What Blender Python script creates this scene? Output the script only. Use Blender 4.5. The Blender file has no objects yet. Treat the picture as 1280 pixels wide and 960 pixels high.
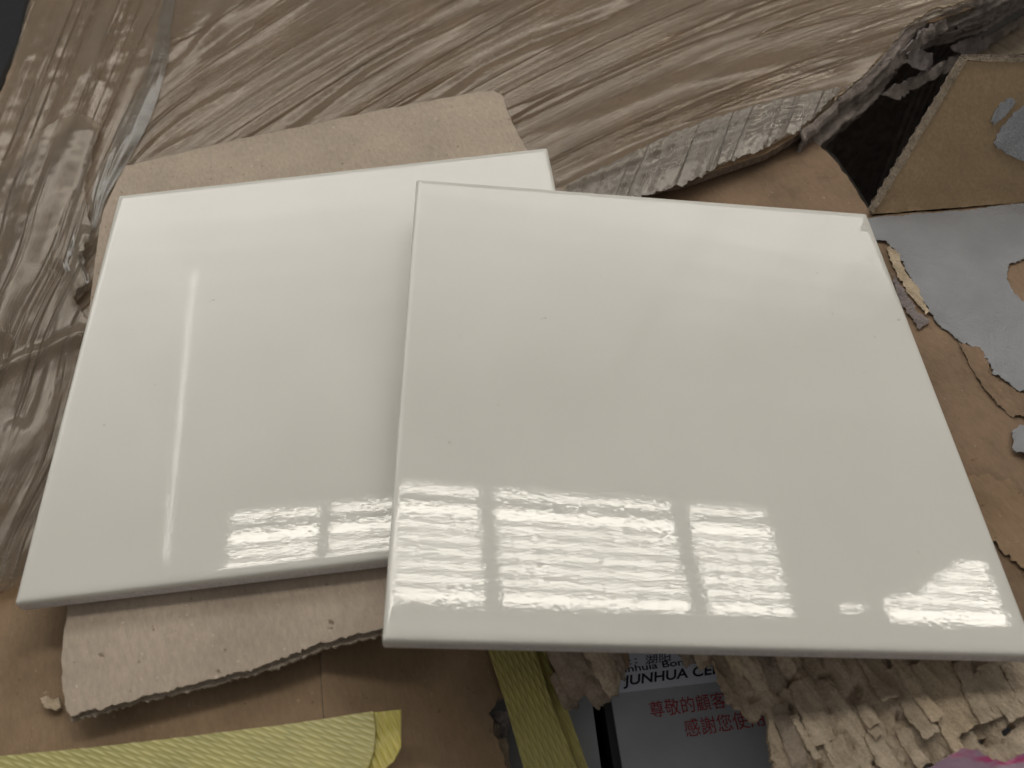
import bpy, bmesh, math, random
from mathutils import Vector, Matrix, noise
from mathutils.geometry import delaunay_2d_cdt

random.seed(7)
S = bpy.context.scene
col = S.collection
MM = 0.001

# ------------------------------------------------------------------ camera
FPX = 1085.0
CAM = Vector((52.73, -170.31, 193.40))
RIGHT = Vector((0.99576545, -0.07346014, -0.05526995)).normalized()
FWD = Vector((0.0, 0.60121655, -0.79908614)).normalized()
DOWN = FWD.cross(RIGHT).normalized()
RIGHT = DOWN.cross(FWD).normalized()
cd = bpy.data.cameras.new('camera')
cam = bpy.data.objects.new('camera', cd)
col.objects.link(cam)
m = Matrix.Identity(4)
for i in range(3):
    m[i][0] = RIGHT[i]; m[i][1] = -DOWN[i]; m[i][2] = -FWD[i]; m[i][3] = CAM[i] * MM
cam.matrix_world = m
cd.sensor_width = 36.0
cd.lens = 36.0 * FPX / 1280.0
cd.clip_start = 0.01
cd.clip_end = 50.0
cd.dof.use_dof = True
cd.dof.focus_distance = 0.262
cd.dof.aperture_fstop = 16.0
S.camera = cam
S.render.resolution_x = 1024
S.render.resolution_y = 768
S.view_settings.view_transform = 'Standard'
S.view_settings.look = 'None'
S.view_settings.exposure = 0.0
S.view_settings.gamma = 1.0

# ------------------------------------------------------------------ light
AMBIENT = 0.20
WINDOW = 14.5
w = bpy.data.worlds.new('World')
S.world = w
w.use_nodes = True
w.node_tree.nodes['Background'].inputs[0].default_value = (1.0, 0.97, 0.90, 1)
w.node_tree.nodes['Background'].inputs[1].default_value = AMBIENT
# stacked unseen panels behind the pile, added for a graded reflection on the tiles
def area(name, loc, target, sx, sy, power, colr):
    l = bpy.data.lights.new(name, 'AREA')
    l.shape = 'RECTANGLE'; l.size = sx; l.size_y = sy; l.energy = power; l.color = colr
    o = bpy.data.objects.new(name, l); col.objects.link(o)
    o.location = loc
    o.rotation_euler = (Vector(target) - Vector(loc)).to_track_quat('-Z', 'Y').to_euler()
    return o
for (x0, x1, z1, rad) in ((-4.8, 4.2, 2.85, .7), (-4.8, 4.0, 3.05, .5), (-4.8, 3.7, 3.3, .45), (-4.8, 3.3, 3.6, .4), (-4.8, 2.8, 3.9, .35), (-5.0, 2.2, 4.25, .3), (-5.4, 1.4, 4.6, .25), (-5.8, -.9, 5.0, .3), (-6.2, -1.7, 5.4, .3), (-6.6, -2.4, 5.8, .3)):
    wx, wz = x1 - x0, z1 - 2.4
    dl = area('added_back_light', ((x0 + x1) / 2, 3.3 + z1 * .02, 2.4 + wz / 2), (0, 0, 0), wx, wz, rad * math.pi * wx * wz, (1.0, .985, .94))
    dl.rotation_euler = (math.radians(-90), 0, 0)
for (x0, x1, z1, rad) in ((2.4, 7.4, 4.5, .30), (3.2, 7.6, 4.3, .25)):  # unseen panels added to carry the soft reflection further right
    dl = area('added_side_light', ((x0 + x1) / 2, 3.5, (2.4 + z1) / 2), (0, 0, 0), x1 - x0, z1 - 2.4, rad * math.pi * (x1 - x0) * (z1 - 2.4), (1.0, .99, .95))
    dl.rotation_euler = (math.radians(-90), 0, 0)


# ------------------------------------------------------------------ helpers
def ray(px, py):
    return (RIGHT * ((px - 640) / FPX) + DOWN * ((py - 480) / FPX) + FWD).normalized()

def to_px(p):
    d = p - CAM
    z = d.dot(FWD)
    return 640 + FPX * d.dot(RIGHT) / z, 480 + FPX * d.dot(DOWN) / z

def P(px, py, z):
    d = ray(px, py)
    return CAM + d * ((z - CAM.z) / d.z)

class Frame:
    """a plane in the place: origin, in-plane axes and normal (mm)"""
    def __init__(s, o, n=(0, 0, 1), x=(1, 0, 0)):
        s.o = Vector(o); s.n = Vector(n).normalized()
        x = Vector(x); s.x = (x - s.n * x.dot(s.n)).normalized(); s.y = s.n.cross(s.x)
    def uv(s, px, py, h=0):
        d = ray(px, py)
        t = ((s.o + s.n * h - CAM).dot(s.n)) / d.dot(s.n)
        p = CAM + d * t - s.o
        return p.dot(s.x), p.dot(s.y)
    def at(s, u, v, h=0):
        return s.o + s.x * u + s.y * v + s.n * h

def plane3(a, b, c):
    n = (b - a).cross(c - a).normalized()
    if n.z < 0: n = -n
    return Frame(a, n)

def inside(pt, poly):
    x, y = pt; r = False; n = len(poly); j = n - 1
    for i in range(n):
        xi, yi = poly[i]; xj, yj = poly[j]
        if (yi > y) != (yj > y) and x < (xj - xi) * (y - yi) / (yj - yi) + xi: r = not r
        j = i
    return r

def resample(pts, step, jag, closed=True, seed=0):
    out = []
    n = len(pts)
    for i in range(n if closed else n - 1):
        a = Vector(pts[i][:2]); b = Vector(pts[(i + 1) % n][:2])
        L = (b - a).length; k = max(1, int(L / step))
        j = pts[i][2] if len(pts[i]) > 2 else jag
        nn = Vector((-(b - a).y, (b - a).x)) / max(L, 1e-6)
        for q in range(k):
            p = a.lerp(b, q / k)
            e = 0
            if j:
                e = j * (noise.noise(Vector((p.x * 0.045, p.y * 0.045, seed))) * 1.1 + noise.noise(Vector((p.x * 0.16, p.y * 0.16, seed + 5))) * 0.9
                         + noise.noise(Vector((p.x * 0.5, p.y * 0.5, seed + 9))) * 1.3)
            out.append((p.x + nn.x * e, p.y + nn.y * e))
    return out

def link(name, me, mats, parent=None, smooth=True):
    for mt in (mats if isinstance(mats, (list, tuple)) else [mats]): me.materials.append(mt)
    o = bpy.data.objects.new(name, me); col.objects.link(o)
    if smooth:
        for p in me.polygons: p.use_smooth = True
    if parent: o.parent = parent
    return o

def tag(o, label=None, cat=None, group=None, kind=None):
    if label: o['label'] = label
    if cat: o['category'] = cat
    if group: o['group'] = group
    if kind: o['kind'] = kind
    return o

def thing(name, label, cat, group=None, loc=(0, 0, 0)):
    o = bpy.data.objects.new(name, None); col.objects.link(o)
    o.empty_display_size = 0.02
    return tag(o, label, cat, group)

def sheet(name, outline, fr, thick, mats, parent=None, step=6, jag=0.0, grid=4.0, disp=None, holes=(), seed=0, lift=0.0, uvf=None):
    """solid sheet whose outline is given by sight lines onto plane fr; real thickness, own edges"""
    loops = [resample(outline, step, jag, seed=seed)] + [resample(h, step * 0.7, max(jag, 1.0), seed=seed + 3 + i) for i, h in enumerate(holes)]
    uvl = [[fr.uv(x, y, lift) for x, y in L] for L in loops]
    pts = []; edges = []; loop_idx = []
    for L in uvl:
        b = len(pts); pts += [Vector(q) for q in L]
        edges += [(b + i, b + (i + 1) % len(L)) for i in range(len(L))]
    us = [q[0] for q in uvl[0]]; vs = [q[1] for q in uvl[0]]
    u = min(us) + grid * 0.5
    rnd = random.Random(seed)
    while u < max(us):
        v = min(vs) + grid * 0.5
        while v < max(vs):
            q = (u + rnd.uniform(-.2, .2) * grid, v + rnd.uniform(-.2, .2) * grid)
            if inside(q, uvl[0]) and not any(inside(q, h) for h in uvl[1:]): pts.append(Vector(q))
            v += grid
        u += grid
    r = delaunay_2d_cdt(pts, edges, [], 0, 1e-5)
    vv, ee, ff = r[0], r[1], r[2]
    keep = []
    for f in ff:
        c = sum((vv[i] for i in f), Vector((0, 0))) / len(f)
        if inside(c, uvl[0]) and not any(inside(c, h) for h in uvl[1:]):
            a, b, d = (vv[i] for i in f[:3])
            if (b - a).cross(d - a) < 0: f = f[::-1]
            keep.append(f)
    used = sorted({i for f in keep for i in f}); mp = {k: i for i, k in enumerate(used)}
    top = []
    for k in used:
        q = vv[k]; h = lift
        if disp:
            p0 = fr.at(q.x, q.y, lift); x, y = to_px(p0); h += disp(x, y, q.x, q.y)
        top.append((q.x, q.y, h))
    nT = len(top)
    verts = [fr.at(*t) * MM for t in top] + [fr.at(t[0], t[1], t[2] - thick) * MM for t in top]
    faces = [tuple(mp[i] for i in f) for f in keep]
    cnt = {}
    for f in faces:
        for i in range(3):
            e = (f[i], f[(i + 1) % 3]); cnt[e] = 1
    faces2 = [tuple(i + nT for i in reversed(f)) for f in faces]
    side = []
    for (a, b) in cnt:
        if (b, a) not in cnt: side.append((a, a + nT, b + nT, b))
    me = bpy.data.meshes.new(name)
    me.from_pydata(verts, [], faces + faces2 + side)
    if uvf:
        lay = me.uv_layers.new(name='along_creases')
        cc = [uvf(*to_px(v / MM)) for v in verts]
        for lp in me.loops: lay.data[lp.index].uv = cc[lp.vertex_index]
    if isinstance(mats, (list, tuple)) and len(mats) > 1:
        for i, p in enumerate(me.polygons):
            if i >= len(faces) * 2: p.material_index = 1
    o = link(name, me, mats, parent)
    n0 = len(faces) * 2
    for i, p in enumerate(me.polygons):
        p.use_smooth = i < n0
    # sharp rim
    import_edges = {tuple(sorted(e)) for e in cnt if (e[1], e[0]) not in cnt}
    for e in me.edges:
        k = tuple(sorted(e.vertices))
        if k in import_edges or tuple(sorted((k[0] - nT, k[1] - nT))) in import_edges: e.use_edge_sharp = True
    me.update()
    return o

def N3(x, y, z=0.0): return noise.noise(Vector((x, y, z)))
def FB(x, y, z=0.0, o=4): return noise.fractal(Vector((x, y, z)), 0.9, 2.1, o)

def polydist(px, py, line):
    """signed distance (px) and parameter along a polyline"""
    best = 1e9; bs = 0; bt = 0; L = 0
    tot = 0
    for i in range(len(line) - 1):
        ax, ay = line[i]; bx, by = line[i + 1]
        dx, dy = bx - ax, by - ay; l2 = dx * dx + dy * dy
        t = max(0, min(1, ((px - ax) * dx + (py - ay) * dy) / l2))
        qx, qy = ax + dx * t, ay + dy * t
        d = math.hypot(px - qx, py - qy)
        if d < best:
            best = d; bs = 1 if dx * (py - ay) - dy * (px - ax) > 0 else -1; bt = tot + t * math.sqrt(l2)
        tot += math.sqrt(l2)
    return best * bs, bt / tot

# ------------------------------------------------------------------ materials
def mat(name, base=(.5, .5, .5), rough=.6, spec=.5):
    M = bpy.data.materials.new(name); M.use_nodes = True
    b = M.node_tree.nodes['Principled BSDF']
    b.inputs['Base Color'].default_value = (*base, 1); b.inputs['Roughness'].default_value = rough
    b.inputs['Specular IOR Level'].default_value = spec
    return M, M.node_tree, b

def nd(nt, t, **k):
    n = nt.nodes.new(t)
    for a, v in k.items(): setattr(n, a, v)
    return n

def tex(nt, scale, detail=4, rough=.6, stretch=None, rot=0, dist=0, uv=False):
    """noise; rot (radians) turns the pattern first, stretch then scales it along / across that direction"""
    tc = nd(nt, 'ShaderNodeTexCoord'); src = tc.outputs['UV' if uv else 'Object']
    if rot:
        m0 = nd(nt, 'ShaderNodeMapping'); m0.inputs['Rotation'].default_value = (0, 0, -rot)
        nt.links.new(src, m0.inputs[0]); src = m0.outputs[0]
    if stretch:
        mp = nd(nt, 'ShaderNodeMapping'); mp.inputs['Scale'].default_value = stretch
        nt.links.new(src, mp.inputs[0]); src = mp.outputs[0]
    n = nd(nt, 'ShaderNodeTexNoise'); n.inputs['Scale'].default_value = scale
    n.inputs['Detail'].default_value = detail; n.inputs['Roughness'].default_value = rough
    n.inputs['Distortion'].default_value = dist
    nt.links.new(src, n.inputs[0])
    return n

def ramp(nt, src, stops):
    r = nd(nt, 'ShaderNodeValToRGB'); e = r.color_ramp.elements
    while len(e) < len(stops): e.new(.5)
    for el, (p, c) in zip(e, stops):
        el.position = p; el.color = (*c, 1) if len(c) == 3 else c
    nt.links.new(src, r.inputs[0]); return r

def mixc(nt, a, b, fac, mode='MIX'):
    x = nd(nt, 'ShaderNodeMix', data_type='RGBA', blend_type=mode)
    if isinstance(fac, (int, float)): x.inputs[0].default_value = fac
    else: nt.links.new(fac, x.inputs[0])
    for i, v in ((6, a), (7, b)):
        if isinstance(v, tuple): x.inputs[i].default_value = (*v, 1)
        else: nt.links.new(v, x.inputs[i])
    return x.outputs[2]

def bump(nt, b, src, dist, strength=1.0, prev=None):
    n = nd(nt, 'ShaderNodeBump'); n.inputs['Distance'].default_value = dist; n.inputs['Strength'].default_value = strength
    nt.links.new(src, n.inputs['Height'])
    if prev: nt.links.new(prev.outputs[0], n.inputs['Normal'])
    nt.links.new(n.outputs[0], b.inputs['Normal']); return n

def cardboard(name, c, vary=.25, flute=None, fibre=1.0, speck=.5, rough=.85, stain=None):
    M, nt, b = mat(name, c, rough, .25)
    big = tex(nt, 28, 5, .6)
    dark = tuple(x * (1 - vary) for x in c); lite = tuple(min(1, x * (1 + vary * .8)) for x in c)
    cr = ramp(nt, big.outputs[0], [(.3, dark), (.7, lite)])
    fib = tex(nt, 900, 3, .7, stretch=(1, .35, 1), rot=.3)
    fr_ = ramp(nt, fib.outputs[0], [(.25, (.80, .80, .80)), (.75, (1.16, 1.16, 1.16))])
    o = mixc(nt, cr.outputs[0], fr_.outputs[0], .7 * fibre, 'MULTIPLY')
    sp = tex(nt, 420, 2, .5)
    sr = ramp(nt, sp.outputs[0], [(.70, (1, 1, 1)), (.76, (.45, .4, .36))])
    o = mixc(nt, o, sr.outputs[0], speck, 'MULTIPLY')
    sp2 = tex(nt, 650, 1, .5, rot=1.1)
    sr2 = ramp(nt, sp2.outputs[0], [(.73, (0, 0, 0)), (.78, (.16, .15, .13))])
    o = mixc(nt, o, sr2.outputs[0], speck, 'ADD')
    if stain:
        st = tex(nt, 14, 6, .65, dist=.8)
        s2 = ramp(nt, st.outputs[0], [(.52, (1, 1, 1)), (.62, stain)])
        o = mixc(nt, o, s2.outputs[0], .8, 'MULTIPLY')
    nt.links.new(o, b.inputs['Base Color'])
    b1 = bump(nt, b, fib.outputs[0], .00012, .8)
    bb = tex(nt, 130, 4, .6)
    b2 = bump(nt, b, bb.outputs[0], .0006, .55, b1)
    if flute:
        tc = nd(nt, 'ShaderNodeTexCoord'); mp = nd(nt, 'ShaderNodeMapping'); mp.inputs['Rotation'].default_value = (0, 0, flute)
        nt.links.new(tc.outputs['Object'], mp.inputs[0])
        wv = nd(nt, 'ShaderNodeTexWave'); wv.inputs['Scale'].default_value = 55; wv.inputs['Distortion'].default_value = 1.2
        nt.links.new(mp.outputs[0], wv.inputs[0])
        bump(nt, b, wv.outputs[1], .00012, .35, b2)
    return M

def torn_paper(name, c, c2, scale=120, rough=.95, grain=None):
    M, nt, b = mat(name, c, rough, .2)
    n = tex(nt, scale, 6, .7, dist=.6)
    r = ramp(nt, n.outputs[0], [(.3, c2), (.65, c)])
    f = tex(nt, 1400, 3, .8)
    fr_ = ramp(nt, f.outputs[0], [(.3, (.72, .72, .72)), (.7, (1.2, 1.2, 1.2))])
    o = mixc(nt, r.outputs[0], fr_.outputs[0], .8, 'MULTIPLY')
    nt.links.new(o, b.inputs['Base Color'])
    b1 = bump(nt, b, f.outputs[0], .0003, .9)
    b2 = bump(nt, b, n.outputs[0], .0016 if grain is None else .0006, .8, b1)
    if grain is not None:
        g = tex(nt, 330, 4, .65, rot=grain, stretch=(.12, 1, 1), dist=.3)
        b3 = bump(nt, b, g.outputs[0], .0011, .9, b2)
        gr = ramp(nt, g.outputs[0], [(.35, (.74, .72, .70)), (.62, (1.12, 1.12, 1.12))])
        nt.links.new(mixc(nt, o, gr.outputs[0], .8, 'MULTIPLY'), b.inputs['Base Color'])
    return M

# white glaze with a faint ripple
M_glaze, nt, b = mat('white_glaze', (.66, .655, .61), .045, .5)
big = tex(nt, 22, 3, .5)
cr = ramp(nt, big.outputs[0], [(.3, (.715, .695, .65)), (.7, (.75, .73, .685))])
sp = tex(nt, 230, 2, .4)
sr = ramp(nt, sp.outputs[0], [(.755, (1, 1, 1)), (.79, (.78, .75, .70))])
nt.links.new(mixc(nt, cr.outputs[0], sr.outputs[0], .7, 'MULTIPLY'), b.inputs['Base Color'])
rip0 = tex(nt, 900, 1.5, .5, stretch=(.85, 1.0, 1))
bz = bump(nt, b, rip0.outputs[0], .0000042, 1.0)
rip = tex(nt, 400, 2, .5, stretch=(.85, 1.0, 1))
b0 = bump(nt, b, rip.outputs[0], .000006, 1.0, bz)
rip2 = tex(nt, 70, 2, .5)
b1 = bump(nt, b, rip2.outputs[0], .000006, 1.0, b0)
smr = tex(nt, 45, 5, .65, dist=.5)
rr = ramp(nt, smr.outputs[0], [(.35, (.015,) * 3), (.8, (.04,) * 3)])
nt.links.new(rr.outputs[0], b.inputs['Roughness'])

M_body = torn_paper('fired_clay_body', (.78, .73, .73), (.68, .64, .64), 200, .8)
M_chip = cardboard('grey_chipboard', (.47, .385, .31), .13, speck=.9, fibre=1.0, flute=1.35)
M_chip_edge = torn_paper('chipboard_edge', (.50, .42, .34), (.30, .24, .19), 300)
M_brown = cardboard('brown_kraft', (.31, .215, .135), .22, stain=(.75, .70, .66))
M_brown2 = cardboard('worn_brown_kraft', (.25, .17, .112), .28, stain=(.72, .66, .6))
M_flap = cardboard('flap_kraft', (.44, .315, .195), .12, speck=.25)
M_wrapbrown = cardboard('dusty_kraft', (.35, .255, .175), .2, stain=(.8, .78, .74))
M_edge = torn_paper('corrugated_edge', (.34, .28, .235), (.16, .12, .09), 350)
M_pulp = torn_paper('torn_grey_brown_pulp', (.55, .455, .35), (.38, .305, .23), 160, grain=-1.08)
M_pulp_dark = torn_paper('torn_dark_pulp', (.38, .31, .25), (.18, .14, .11), 150)
M_pulp_lite = torn_paper('torn_tan_pulp', (.62, .50, .37), (.43, .34, .24), 200, grain=-1.08)
M_mauve = torn_paper('torn_mauve_layers', (.42, .36, .33), (.19, .155, .14), 160)
M_mauve2 = torn_paper('pale_mauve_fluff', (.36, .31, .31), (.20, .17, .165), 180)
M_shade = cardboard('kraft_painted_shade', (.014, .011, .009), .3)  # kraft coloured near-black, the shade of the gap painted in

M_print, nt, b = mat('grey_printed_paper', (.20, .205, .24), .55, .4)
n = tex(nt, 45, 6, .6)
r = ramp(nt, n.outputs[0], [(.3, (.24, .243, .26)), (.75, (.32, .322, .34))])
f = tex(nt, 30, 8, .75, stretch=(1, .3, 1), rot=.5)
r2 = ramp(nt, f.outputs[0], [(.62, (1, 1, 1)), (.74, (.86, .82, .78))])
nt.links.new(mixc(nt, r.outputs[0], r2.outputs[0], .7, 'MULTIPLY'), b.inputs['Base Color'])
bump(nt, b, tex(nt, 90, 6, .7, dist=.6).outputs[0], .0011, .7)
M_whitep = torn_paper('white_paper_scrap', (.47, .48, .52), (.36, .37, .40), 60, .7)
M_boxgrey, nt, b = mat('box_grey_card', (.4, .41, .45), .5, .4)
n = tex(nt, 60, 5, .6); r = ramp(nt, n.outputs[0], [(.3, (.38, .395, .44)), (.75, (.46, .475, .52))])
nt.links.new(r.outputs[0], b.inputs['Base Color']); bump(nt, b, tex(nt, 300, 3, .6).outputs[0], .0002, .6)
M_boxrim, _, _ = mat('box_rim', (.05, .06, .06), .7)
M_label, nt, b = mat('label_paper', (.42, .45, .58), .5, .4)
n = tex(nt, 120, 4, .6); r = ramp(nt, n.outputs[0], [(.3, (.70, .75, .90)), (.75, (.76, .81, .95))]); nt.links.new(r.outputs[0], b.inputs['Base Color'])
M_ink, _, _ = mat('navy_ink', (.02, .022, .045), .5)
M_red, nt, b = mat('dark_red_ink', (.22, .03, .04), .5)
n = tex(nt, 500, 4, .6); r = ramp(nt, n.outputs[0], [(.35, (.30, .04, .055)), (.7, (.42, .05, .07))]); nt.links.new(r.outputs[0], b.inputs['Base Color'])
M_magenta, nt, b = mat('magenta_print', (.3, .03, .12), .35, .5)
n = tex(nt, 55, 4, .55, stretch=(.4, 1.3, 1), rot=.25, dist=1.0)
r = ramp(nt, n.outputs[0], [(.44, (.25, .015, .085)), (.47, (.26, .17, .23)), (.55, (.25, .16, .22)), (.58, (.30, .02, .11))])
r.color_ramp.interpolation = 'LINEAR'
nt.links.new(r.outputs[0], b.inputs['Base Color']); bump(nt, b, tex(nt, 200, 3, .6).outputs[0], .0006, .7)

# stretch film: thin, hazy, glossy
def film_mat(name, haze, tint=(.86, .82, .77), rough=.13, dif=(.40, .345, .285), gloss=.075, bd=.00045, pleat=.0006, uv=True, sc=1.0):
    M = bpy.data.materials.new(name); M.use_nodes = True; nt = M.node_tree
    nt.nodes.clear(); out = nd(nt, 'ShaderNodeOutputMaterial')
    tr = nd(nt, 'ShaderNodeBsdfTransparent'); tr.inputs[0].default_value = (*tint, 1)
    df = nd(nt, 'ShaderNodeBsdfDiffuse'); df.inputs[0].default_value = (*dif, 1)
    gl = nd(nt, 'ShaderNodeBsdfGlossy'); gl.inputs[0].default_value = (1, 1, 1, 1); gl.inputs['Roughness'].default_value = rough
    hz = tex(nt, 110 * sc, 5, .6, stretch=(.09, 1.0, 1), uv=uv, dist=.6)
    hz2 = tex(nt, 26 * sc, 4, .6, uv=uv)
    ad = nd(nt, 'ShaderNodeMath', operation='MULTIPLY'); nt.links.new(hz.outputs[0], ad.inputs[0]); nt.links.new(hz2.outputs[0], ad.inputs[1])
    hr = ramp(nt, ad.outputs[0], [(.12, (haze * .55,) * 3), (.25, (haze,) * 3), (.40, (min(1, haze * 1.8),) * 3)])
    # sparse sharp pleats
    ln = tex(nt, 75 * sc, 3, .5, stretch=(.04, 1, 1), uv=uv, dist=.25)
    lr = ramp(nt, ln.outputs[0], [(.475, (0, 0, 0)), (.50, (1, 1, 1)), (.51, (0, 0, 0))])
    m1 = nd(nt, 'ShaderNodeMixShader'); nt.links.new(hr.outputs[0], m1.inputs[0])
    nt.links.new(tr.outputs[0], m1.inputs[1]); nt.links.new(df.outputs[0], m1.inputs[2])
    fr_ = nd(nt, 'ShaderNodeFresnel'); fr_.inputs[0].default_value = 1.45
    fm = nd(nt, 'ShaderNodeMath', operation='MULTIPLY'); fm.inputs[1].default_value = gloss; nt.links.new(fr_.outputs[0], fm.inputs[0])
    m2 = nd(nt, 'ShaderNodeMixShader'); nt.links.new(fm.outputs[0], m2.inputs[0])
    nt.links.new(m1.outputs[0], m2.inputs[1]); nt.links.new(gl.outputs[0], m2.inputs[2])
    nt.links.new(m2.outputs[0], out.inputs[0])
    prev = nd(nt, 'ShaderNodeBump'); prev.inputs['Distance'].default_value = pleat; prev.inputs['Strength'].default_value = 1
    nt.links.new(lr.outputs[0], prev.inputs['Height'])
    nt.links.new(prev.outputs[0], df.inputs['Normal'])
    for (scl, st, k) in ((110, (.03, 1, 1), 1.0), (300, (.03, 1, 1), .55), (900, (.05, 1, 1), .18), (240, (.5, 1, 1), .10)):
        w1 = tex(nt, scl * sc, 4, .6, stretch=st, uv=uv, dist=.2)
        bp = nd(nt, 'ShaderNodeBump'); bp.inputs['Distance'].default_value = bd * k; bp.inputs['Strength'].default_value = 1
        nt.links.new(w1.outputs[0], bp.inputs['Height'])
        if prev: nt.links.new(prev.outputs[0], bp.inputs['Normal'])
        prev = bp
    for s_ in (gl, fr_): nt.links.new(prev.outputs[0], s_.inputs['Normal'])
    return M
M_film = film_mat('stretch_film', .19, gloss=.15, bd=.0005, pleat=.0011, rough=.09)
M_film_left = film_mat('bunched_film', .20, sc=.8, bd=.00045, gloss=.13)
M_film_hem = film_mat('layered_film_hem', .40, gloss=.24, dif=(.36, .33, .30), sc=1.2)
M_film_fold = film_mat('folded_film', .35, dif=(.25, .235, .21), bd=.00008, pleat=.0, uv=False, gloss=.06)

# embossed yellow green strapping
def strap_mat(name, c, ang, da=.2, sc=230, bd=.0004):
    M, nt, b = mat(name, c, .28, .5)
    tc = nd(nt, 'ShaderNodeTexCoord')
    hs = []
    for a, s in ((ang + da, sc), (ang - da, sc)):
        mp = nd(nt, 'ShaderNodeMapping'); mp.inputs['Rotation'].default_value = (0, 0, a)
        nt.links.new(tc.outputs['Object'], mp.inputs[0])
        wv = nd(nt, 'ShaderNodeTexWave'); wv.inputs['Scale'].default_value = s; wv.inputs['Distortion'].default_value = .25
        wv.inputs['Detail'].default_value = 1
        nt.links.new(mp.outputs[0], wv.inputs[0]); hs.append(wv)
    mx = nd(nt, 'ShaderNodeMath', operation='MULTIPLY'); nt.links.new(hs[0].outputs[1], mx.inputs[0]); nt.links.new(hs[1].outputs[1], mx.inputs[1])
    n = tex(nt, 90, 4, .6)
    lo = tuple(x * .72 for x in c); hi = tuple(min(1, x * 1.2) for x in c)
    r = ramp(nt, mx.outputs[0], [(.0, c), (.8, hi)])
    r2 = ramp(nt, n.outputs[0], [(.3, (.82, .84, .86)), (.7, (1.1, 1.08, 1.0))])
    nt.links.new(mixc(nt, r.outputs[0], r2.outputs[0], .8, 'MULTIPLY'), b.inputs['Base Color'])
    bump(nt, b, mx.outputs[0], bd, .9)
    b.inputs['Subsurface Weight'].default_value = 0.0
    return M

# ------------------------------------------------------------------ the setting
fl_m, nt, b = mat('dark_concrete', (.012, .013, .017), .8)
n = tex(nt, 3, 8, .7); r = ramp(nt, n.outputs[0], [(.3, (.006, .007, .010)), (.7, (.016, .017, .022))]); nt.links.new(r.outputs[0], b.inputs['Base Color'])
bump(nt, b, n.outputs[0], .01, .5)
me = bpy.data.meshes.new('floor'); s_ = 6.0; k_ = 12
me.from_pydata([(-s_ + 2 * s_ * i / k_, -s_ + 2 * s_ * j / k_, -.62) for j in range(k_ + 1) for i in range(k_ + 1)], [],
               [(j * (k_ + 1) + i, j * (k_ + 1) + i + 1, (j + 1) * (k_ + 1) + i + 1, (j + 1) * (k_ + 1) + i) for j in range(k_) for i in range(k_)])
tag(link('floor', me, fl_m), kind='structure')

# roof skylight: framed panes with slats, high above and beyond the pile (mm)
def box(bm, x0, x1, y0, y1, z0, z1):
    vs = [bm.verts.new((x * MM, y * MM, z * MM)) for x in (x0, x1) for y in (y0, y1) for z in (z0, z1)]
    for f in ((0, 1, 3, 2), (4, 6, 7, 5), (0, 4, 5, 1), (2, 3, 7, 6), (0, 2, 6, 4), (1, 5, 7, 3)):
        bm.faces.new([vs[i] for i in f])
def bmobj(name, bm, mt, parent=None, smooth=False):
    bmesh.ops.recalc_face_normals(bm, faces=bm.faces)
    me = bpy.data.meshes.new(name); bm.to_mesh(me); bm.free()
    return link(name, me, mt, parent, smooth)
M_sky = bpy.data.materials.new('daylit_pane'); M_sky.use_nodes = True; nt = M_sky.node_tree; nt.nodes.clear()
em = nd(nt, 'ShaderNodeEmission'); em.inputs[0].default_value = (1.0, .955, .85, 1); em.inputs[1].default_value = WINDOW
o_ = nd(nt, 'ShaderNodeOutputMaterial'); nt.links.new(em.outputs[0], o_.inputs[0])
M_slat, _, _ = mat('pale_slat', (.75, .72, .66), .5)
M_frame, _, _ = mat('grey_frame', (.2, .2, .2), .6)
M_tarp, _, _ = mat('dark_tarpaulin', (.05, .05, .05), .9)
sky = thing('roof_window', 'long slatted roof window of bright panes above the pile', 'window')
ZW = 2000
PANES = [(-800, -548), (-506, 14), (60, 612), (668, 1240), (1312, 1585)]
for (x0, x1) in PANES:
    bm = bmesh.new(); box(bm, x0, x1, 752, 1112, ZW + 30, ZW + 40); bmobj('pane', bm, M_sky, sky)
    bm = bmesh.new(); box(bm, x0 - 8, x1 + 8, 1046, 1082, ZW + 8, ZW + 11); bmobj('slat', bm, M_slat, sky)
    for k in range(6):
        y = 797 + k * 41
        bm = bmesh.new(); box(bm, x0 - 8, x1 + 8, y - 10, y + 10, ZW + 14, ZW + 17); bmobj('slat', bm, M_slat, sky)
# last pane, its far corner cut away to shape the reflection
bm = bmesh.new()
pg = [(1945, 765), (2400, 765), (2400, 985), (2290, 975), (2180, 915), (2060, 850), (1945, 832)]
lo = [bm.verts.new((x * MM, y * MM, (ZW + 30) * MM)) for x, y in pg]; hi = [bm.verts.new((x * MM, y * MM, (ZW + 40) * MM)) for x, y in pg]
bm.faces.new(lo); bm.faces.new(hi)
for i in range(len(pg)): bm.faces.new((lo[i], lo[(i + 1) % 7], hi[(i + 1) % 7], hi[i]))
bmobj('pane', bm, M_sky, sky)
for k in range(4):
    y = 803 + k * 44
    bm = bmesh.new(); box(bm, 1930, 2410, y - 9, y + 9, ZW + 8, ZW + 11); bmobj('slat', bm, M_slat, sky)
bm = bmesh.new(); box(bm, 1770, 1850, 794, 803, ZW + 30, ZW + 40); bmobj('pane', bm, M_sky, sky)
bm = bmesh.new()
box(bm, -860, 2460, 1116, 1150, ZW, ZW + 45); box(bm, -860, 2460, 714, 748, ZW, ZW + 45)
bmobj('window_frame', bm, M_frame, sky)
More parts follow.
